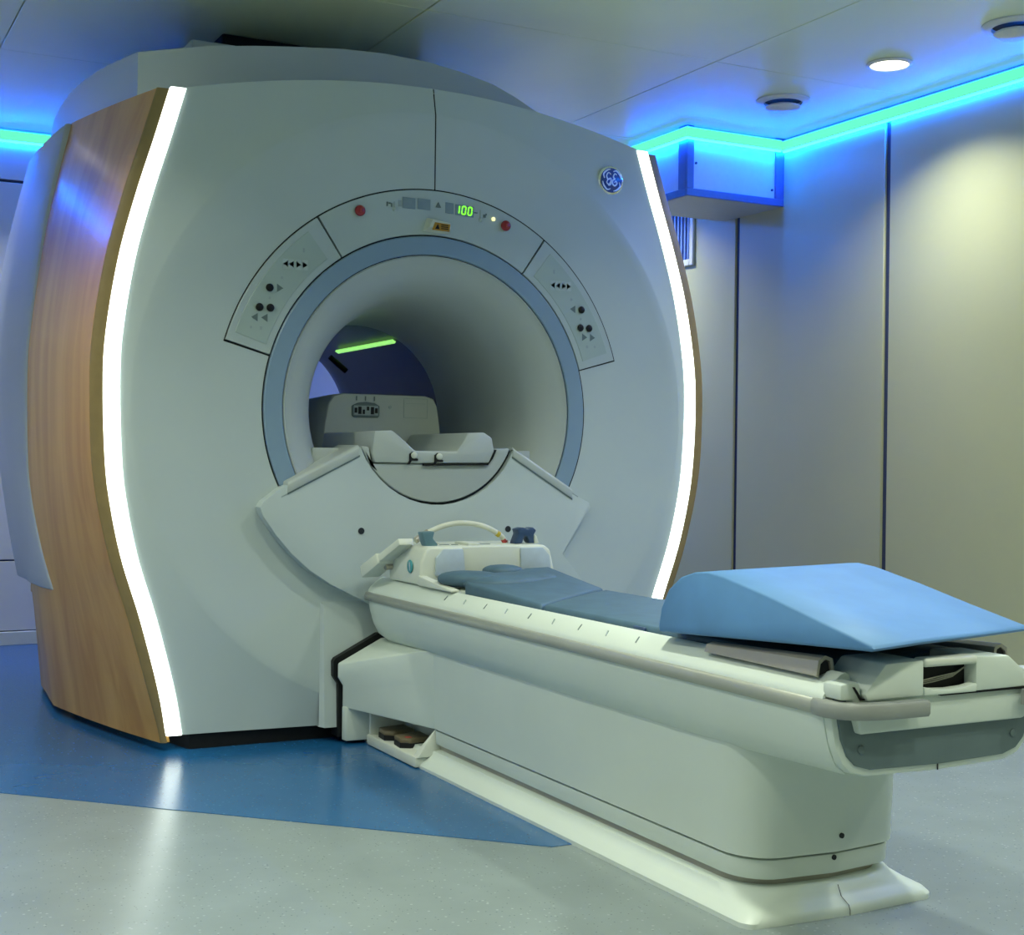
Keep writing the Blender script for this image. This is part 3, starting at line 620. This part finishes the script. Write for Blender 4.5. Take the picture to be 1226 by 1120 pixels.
# pedestal with rounded tail end
def plan(w, y0, y1, r, n=7):
    pts = [(-w, y0), (-w, y1 + r * 1.15)]
    for k in range(1, n): 
        a = math.pi / 2 * k / n; pts.append((-w + r * (1 - math.cos(a)), y1 + r * 1.15 * (1 - math.sin(a)) ))
    pts += [(-w + r, y1), (0, y1 - .012)]
    return pts + [(-x, y) for x, y in reversed(pts[:-1])]
def ped(name, levels, m, bev=0, ang=40):
    return loft(name, [[(x, y, z) for x, y in plan(*pl)] for z, pl in levels], M[m], P, True, True, 35, bev, 2, ang)
ped('pedestal', [(.118, (.208, -.50, -2.005, .085)), (.26, (.210, -.50, -2.010, .085)), (.374, (.216, -.50, -2.02, .085))], 'white')
ped('pedestal_band', [(.072, (.203, -.50, -1.997, .085)), (.112, (.204, -.50, -1.998, .085))], 'white', .003, 60)
ped('pedestal_joint', [(.108, (.194, -.505, -1.985, .09)), (.122, (.194, -.505, -1.985, .09))], 'bumper')
ped('pedestal_recess', [(.040, (.190, -.505, -1.975, .09)), (.076, (.190, -.505, -1.975, .09))], 'tan')
fx = lambda w, y1, r: (w, -.50, y1, r)
ped('foot_plate', [(.0, (.246, -.045, -2.046, .03)), (.010, (.246, -.045, -2.046, .03)), (.020, (.238, -.05, -2.04, .035)), (.030, (.222, -.06, -2.02, .05)), (.042, (.212, -.20, -2.012, .09)), (.052, (.208, -.50, -2.006, .10)), (.056, (.200, -.51, -2.0, .10))], 'white')
for x0, z0, x1, z1, y0, y1 in ((.0, .012, .0, .0535, -2.060, -2.014),):
    mk('foot_seam', [(-.001, -2.0605, .001), (.001, -2.0605, .001), (.001, -2.0605, .011), (-.001, -2.0605, .011), (.001, -2.0555, .021), (-.001, -2.0555, .021), (.001, -2.0335, .032), (-.001, -2.0335, .032), (.001, -2.0225, .053), (-.001, -2.0225, .053)],
       [(0, 1, 2, 3), (3, 2, 4, 5), (5, 4, 6, 7), (7, 6, 8, 9)], M['gap'], P, 0)
for x, y, z in ((.012, -2.0185, .150), (.0, -2.0095, .105)): disc('pedestal_screw', (x, y, z), .0055, .005, 'y', M['gap'], P, 0, 12)
# docking fairing between pedestal and scanner
dk = [(-.325, .115), (-.325, .185), (-.342, .212), (-.342, .258), (-.195, .332), (.195, .332), (.342, .258), (.342, .212), (.325, .185), (.325, .115)]
loft('dock_fairing', [[(x, -.046, z) for x, z in dk], [(x * .985, -.06, z) for x, z in dk], [(-.207, -.50, .115), (-.207, -.50, .19), (-.207, -.50, .26), (-.207, -.50, .350), (-.185, -.50, .358), (.185, -.50, .358), (.207, -.50, .350), (.207, -.50, .26), (.207, -.50, .19), (.207, -.50, .115)]], M['white'], P, True, True, 30, .006, 2, 40)
dl = [(-.325, .012), (-.325, .120), (.325, .120), (.325, .012)]
loft('dock_foot', [[(x, -.046, z) for x, z in dl], [(x * .985, -.075, z) for x, z in dl], [(x * .40, -.09, z) for x, z in dl], [(x * .40, -.50, z) for x, z in dl]], M['white'], P, True, True, 30, .004, 2, 40)
for sx in (-1, 1):
    prism('pedal_tray', [(sx * .13, -.075), (sx * .262, -.105), (sx * .262, -.485), (sx * .13, -.49)], 'z', .004, .036, M['ivory'], P, .004)
    prism('tray_end', [(sx * .13, -.085), (sx * .258, -.108), (sx * .258, -.126), (sx * .13, -.11)], 'z', .03, .118, M['ivory'], P, .006)
    mk('tray_end_slope', [(sx * .20, -.40, .034), (sx * .258, -.46, .034), (sx * .258, -.495, .034), (sx * .13, -.50, .034), (sx * .20, -.49, .115), (sx * .13, -.42, .115), (sx * .13, -.40, .034), (sx * .13, -.50, .115)],
       [(0, 1, 2, 3, 6), (0, 1, 4, 5), (0, 5, 6), (1, 2, 4), (2, 3, 7, 4), (3, 6, 5, 7), (4, 5, 7)], M['ivory'], P, 30, .004)
    for y, lab in ((-.19, 0), (-.315, 1)):
        q = prism('foot_pedal', [(sx * .150, y + .048), (sx * .245, y + .030), (sx * .252, y - .035), (sx * .225, y - .055), (sx * .152, y - .045)], 'z', .050, .066, M['pedal'], P, .005)
        prism('pedal_base', [(sx * .156, y + .042), (sx * .246, y + .026), (sx * .252, y - .035), (sx * .225, y - .053), (sx * .158, y - .040)], 'z', .036, .052, M['black'], q)
        if lab: prism('pedal_mark', [(sx * .215, y - .022), (sx * .232, y - .022), (sx * .232, y - .040), (sx * .215, y - .040)], 'z', .0655, .0668, M['redmark'], q, smooth=0)
# ------------------------------------------------------------------ things on the table
mt = thing('table_mattress', 'slate blue segmented mattress lying on the patient table', 'mattress', (0, -1.1, .5125))
def slab(name, rows, m, parent, z0=.5125, bev=.010):
    # rows: (y_left, y_right, z_top_left, z_top_right, half width)
    rings = [[(-w, yl, z0), (-w, yl, zl), (-w * .4, yl + (yr - yl) * .3, zl + .003), (w * .4, yl + (yr - yl) * .7, zr + .003), (w, yr, zr), (w, yr, z0)] for yl, yr, zl, zr, w in rows]
    return loft(name, rings, M[m], parent, True, True, 50, bev, 3, 45)
slab('flat_pad', [(-1.12, -.80, .541, .541, .190), (-1.5, -1.3, .541, .541, .190), (-2.0, -2.0, .541, .541, .190), (-2.18, -2.18, .541, .541, .190)], 'mattress', mt)
slab('sloped_pad', [(-.66, -.46, .562, .583, .192), (-.80, -.60, .556, .566, .192), (-1.112, -.79, .541, .543, .192)], 'mattress', mt)
# lobes at the head end
def blob(name, c, r, m, parent, rot=0, sq=2.6):
    V = []; Fc = []; nu, nv = 20, 12
    f_ = lambda v: math.copysign(abs(v) ** (2 / sq), v)
    for i in range(nv + 1):
        ph = -math.pi / 2 + math.pi * i / nv
        for k in range(nu):
            th = 2 * math.pi * k / nu
            p = Vector((r[0] * f_(math.cos(ph)) * f_(math.cos(th)), r[1] * f_(math.cos(ph)) * f_(math.sin(th)), r[2] * f_(math.sin(ph))))
            p.rotate(Matrix.Rotation(rot, 3, 'Z')); V.append(p + Vector(c))
    for i in range(nv):
        for k in range(nu): Fc.append((i * nu + k, i * nu + (k + 1) % nu, (i + 1) * nu + (k + 1) % nu, (i + 1) * nu + k))
    return mk(name, V, Fc, m, parent, 60)
blob('shoulder_lobe', (-.135, -.585, .562), (.075, .10, .024), M['mattress'], mt, .5)
blob('shoulder_lobe', (.02, -.485, .572), (.06, .055, .022), M['mattress'], mt, .2)
blob('shoulder_lobe', (-.02, -.62, .555), (.17, .10, .025), M['mattress'], mt, .35)
box('buckle', (-.200, -.192), (-1.60, -1.555), (.523, .537), M['clip_navy'], mt, .002, 1)
# wedge
prof = [(-1.735, .5455), (-1.733, .556), (-1.742, .600), (-1.768, .640), (-1.81, .668), (-1.86, .682), (-1.905, .686), (-1.96, .681), (-2.10, .656), (-2.25, .624), (-2.385, .597), (-2.392, .590), (-2.384, .585), (-2.2, .5745), (-2.0, .562)]
rings = []
for x, sh_ in ((-.250, 0), (-.246, 0), (-.1, .04), (.1, .08), (.246, .115), (.250, .115)):
    e_ = .004 if abs(x) > .248 else 0
    rings.append([(x, y + sh_ * (.95 if y > -2 else 1), z + (-e_ if z > .59 else e_ * .5)) for y, z in prof])
cu = loft('wedge_cushion', rings, M['cushion'], None, True, True, 50, .004, 2, 50)
tag(cu, 'light blue foam wedge cushion on the foot end of the patient table', 'cushion')
# head coil
hc = thing('head_coil', 'white head coil block with grey pads and an arched cable on the table head end', 'head coil', (0, -.35, .532))
body = [(-.225, .532), (-.222, .60), (-.205, .640), (-.190, .648), (.200, .648), (.222, .632), (.236, .575), (.240, .532)]
loft('coil_body', [[(x, y, z) for x, z in body] for y in (-.42, -.18)], M['ivory'], hc, True, True, 35, .010, 3, 30)
loft('coil_side_wing', [[(-.228, y, .532), (-.228, y, z), (-.200, y, z), (-.200, y, .532)] for y, z in ((-.412, .562), (-.47, .556), (-.53, .549), (-.60, .543), (-.645, .539))], M['ivory'], hc, True, True, 30, .005)
prism('front_pad', [(-.175, .56), (-.175, .615), (-.150, .640), (-.085, .640), (-.075, .56)], 'y', -.428, -.419, M['coilgrey'], hc, .003)
prism('front_pad', [(.115, .56), (.112, .640), (.190, .640), (.215, .615), (.222, .56)], 'y', -.428, -.419, M['coilgrey'], hc, .003)
prism('neck_rest', [(-.075, .56), (-.085, .645), (.112, .645), (.115, .56)], 'y', -.423, -.415, M['ivory'], hc, .003)
lg = disc('side_logo', (-.2265, -.35, .585), .020, .003, 'x', M['teal'], hc, .0008, 24)
prism('logo_mark', [(-.356, .572), (-.352, .572), (-.348, .584), (-.344, .598), (-.350, .598), (-.355, .586)], 'x', -.2288, -.2278, M['badgelight'], lg, smooth=0)
for x0, x1 in ((-.13, -.10), (-.09, -.07), (.0, .04)): box('vent_slot', (x0, x1), (-.36, -.35), (.6475, .6495), M['icon'], hc, smooth=0)
box('top_ridge', (-.055, -.015), (-.40, -.30), (.646, .656), M['ivory'], hc, .003)
tube('arched_cable', spline([(-.188, -.30, .658), (-.15, -.30, .682), (-.085, -.30, .706), (-.02, -.30, .712), (.05, -.30, .700), (.105, -.30, .672), (.128, -.30, .646)], 6), .0085, M['cable'], hc, 10)
tube('cable_sleeve', [(-.186, -.30, .660), (-.168, -.30, .673), (-.145, -.30, .685)], .0105, M['tan'], hc, 10)
tube('yellow_sleeve', [(.092, -.30, .680), (.102, -.30, .674)], .0100, M['yellow'], hc, 10)
tube('red_sleeve', [(.116, -.30, .660), (.124, -.30, .650)], .0092, M['redmark'], hc, 10)
prism('teal_clip', [(-.205, .690), (-.162, .692), (-.168, .670), (-.150, .652), (-.165, .632), (-.185, .634), (-.196, .660)], 'y', -.39, -.35, M['clip_teal'], hc, .005)
prism('navy_clip', [(.122, .648), (.135, .680), (.130, .694), (.150, .700), (.168, .694), (.186, .700), (.198, .690), (.188, .674), (.192, .650), (.176, .650), (.165, .672), (.155, .672), (.148, .650)], 'y', -.37, -.33, M['clip_navy'], hc, .003)
prism('clip_stop', [(.195, .648), (.215, .648), (.205, .672), (.196, .676)], 'y', -.36, -.33, M['ivory'], hc, .003)
a_, b_ = Vector((-.262, -.112, .552)), Vector((-.225, -.315, .658)); dr = (b_ - a_).normalized(); sd = dr.cross(Vector((1, 0, 0))).normalized()
rings = []
for t, wd_, h_ in ((0, .030, .020), (.45, .030, .018), (.47, .026, .012), (1.0, .024, .011)):
    c_ = a_.lerp(b_, t); rings.append([c_ + Vector((1, 0, 0)) * sx * wd_ + sd * s2 * h_ for sx, s2 in ((-1, -1), (1, -1), (1, 1), (-1, 1))])
loft('hinged_arm', rings, M['ivory'], hc, True, True, 30, .004)
tube('arm_hinge', [(-.20, -.20, .575), (-.245, -.20, .575)], .012, M['tan'], hc, 12)
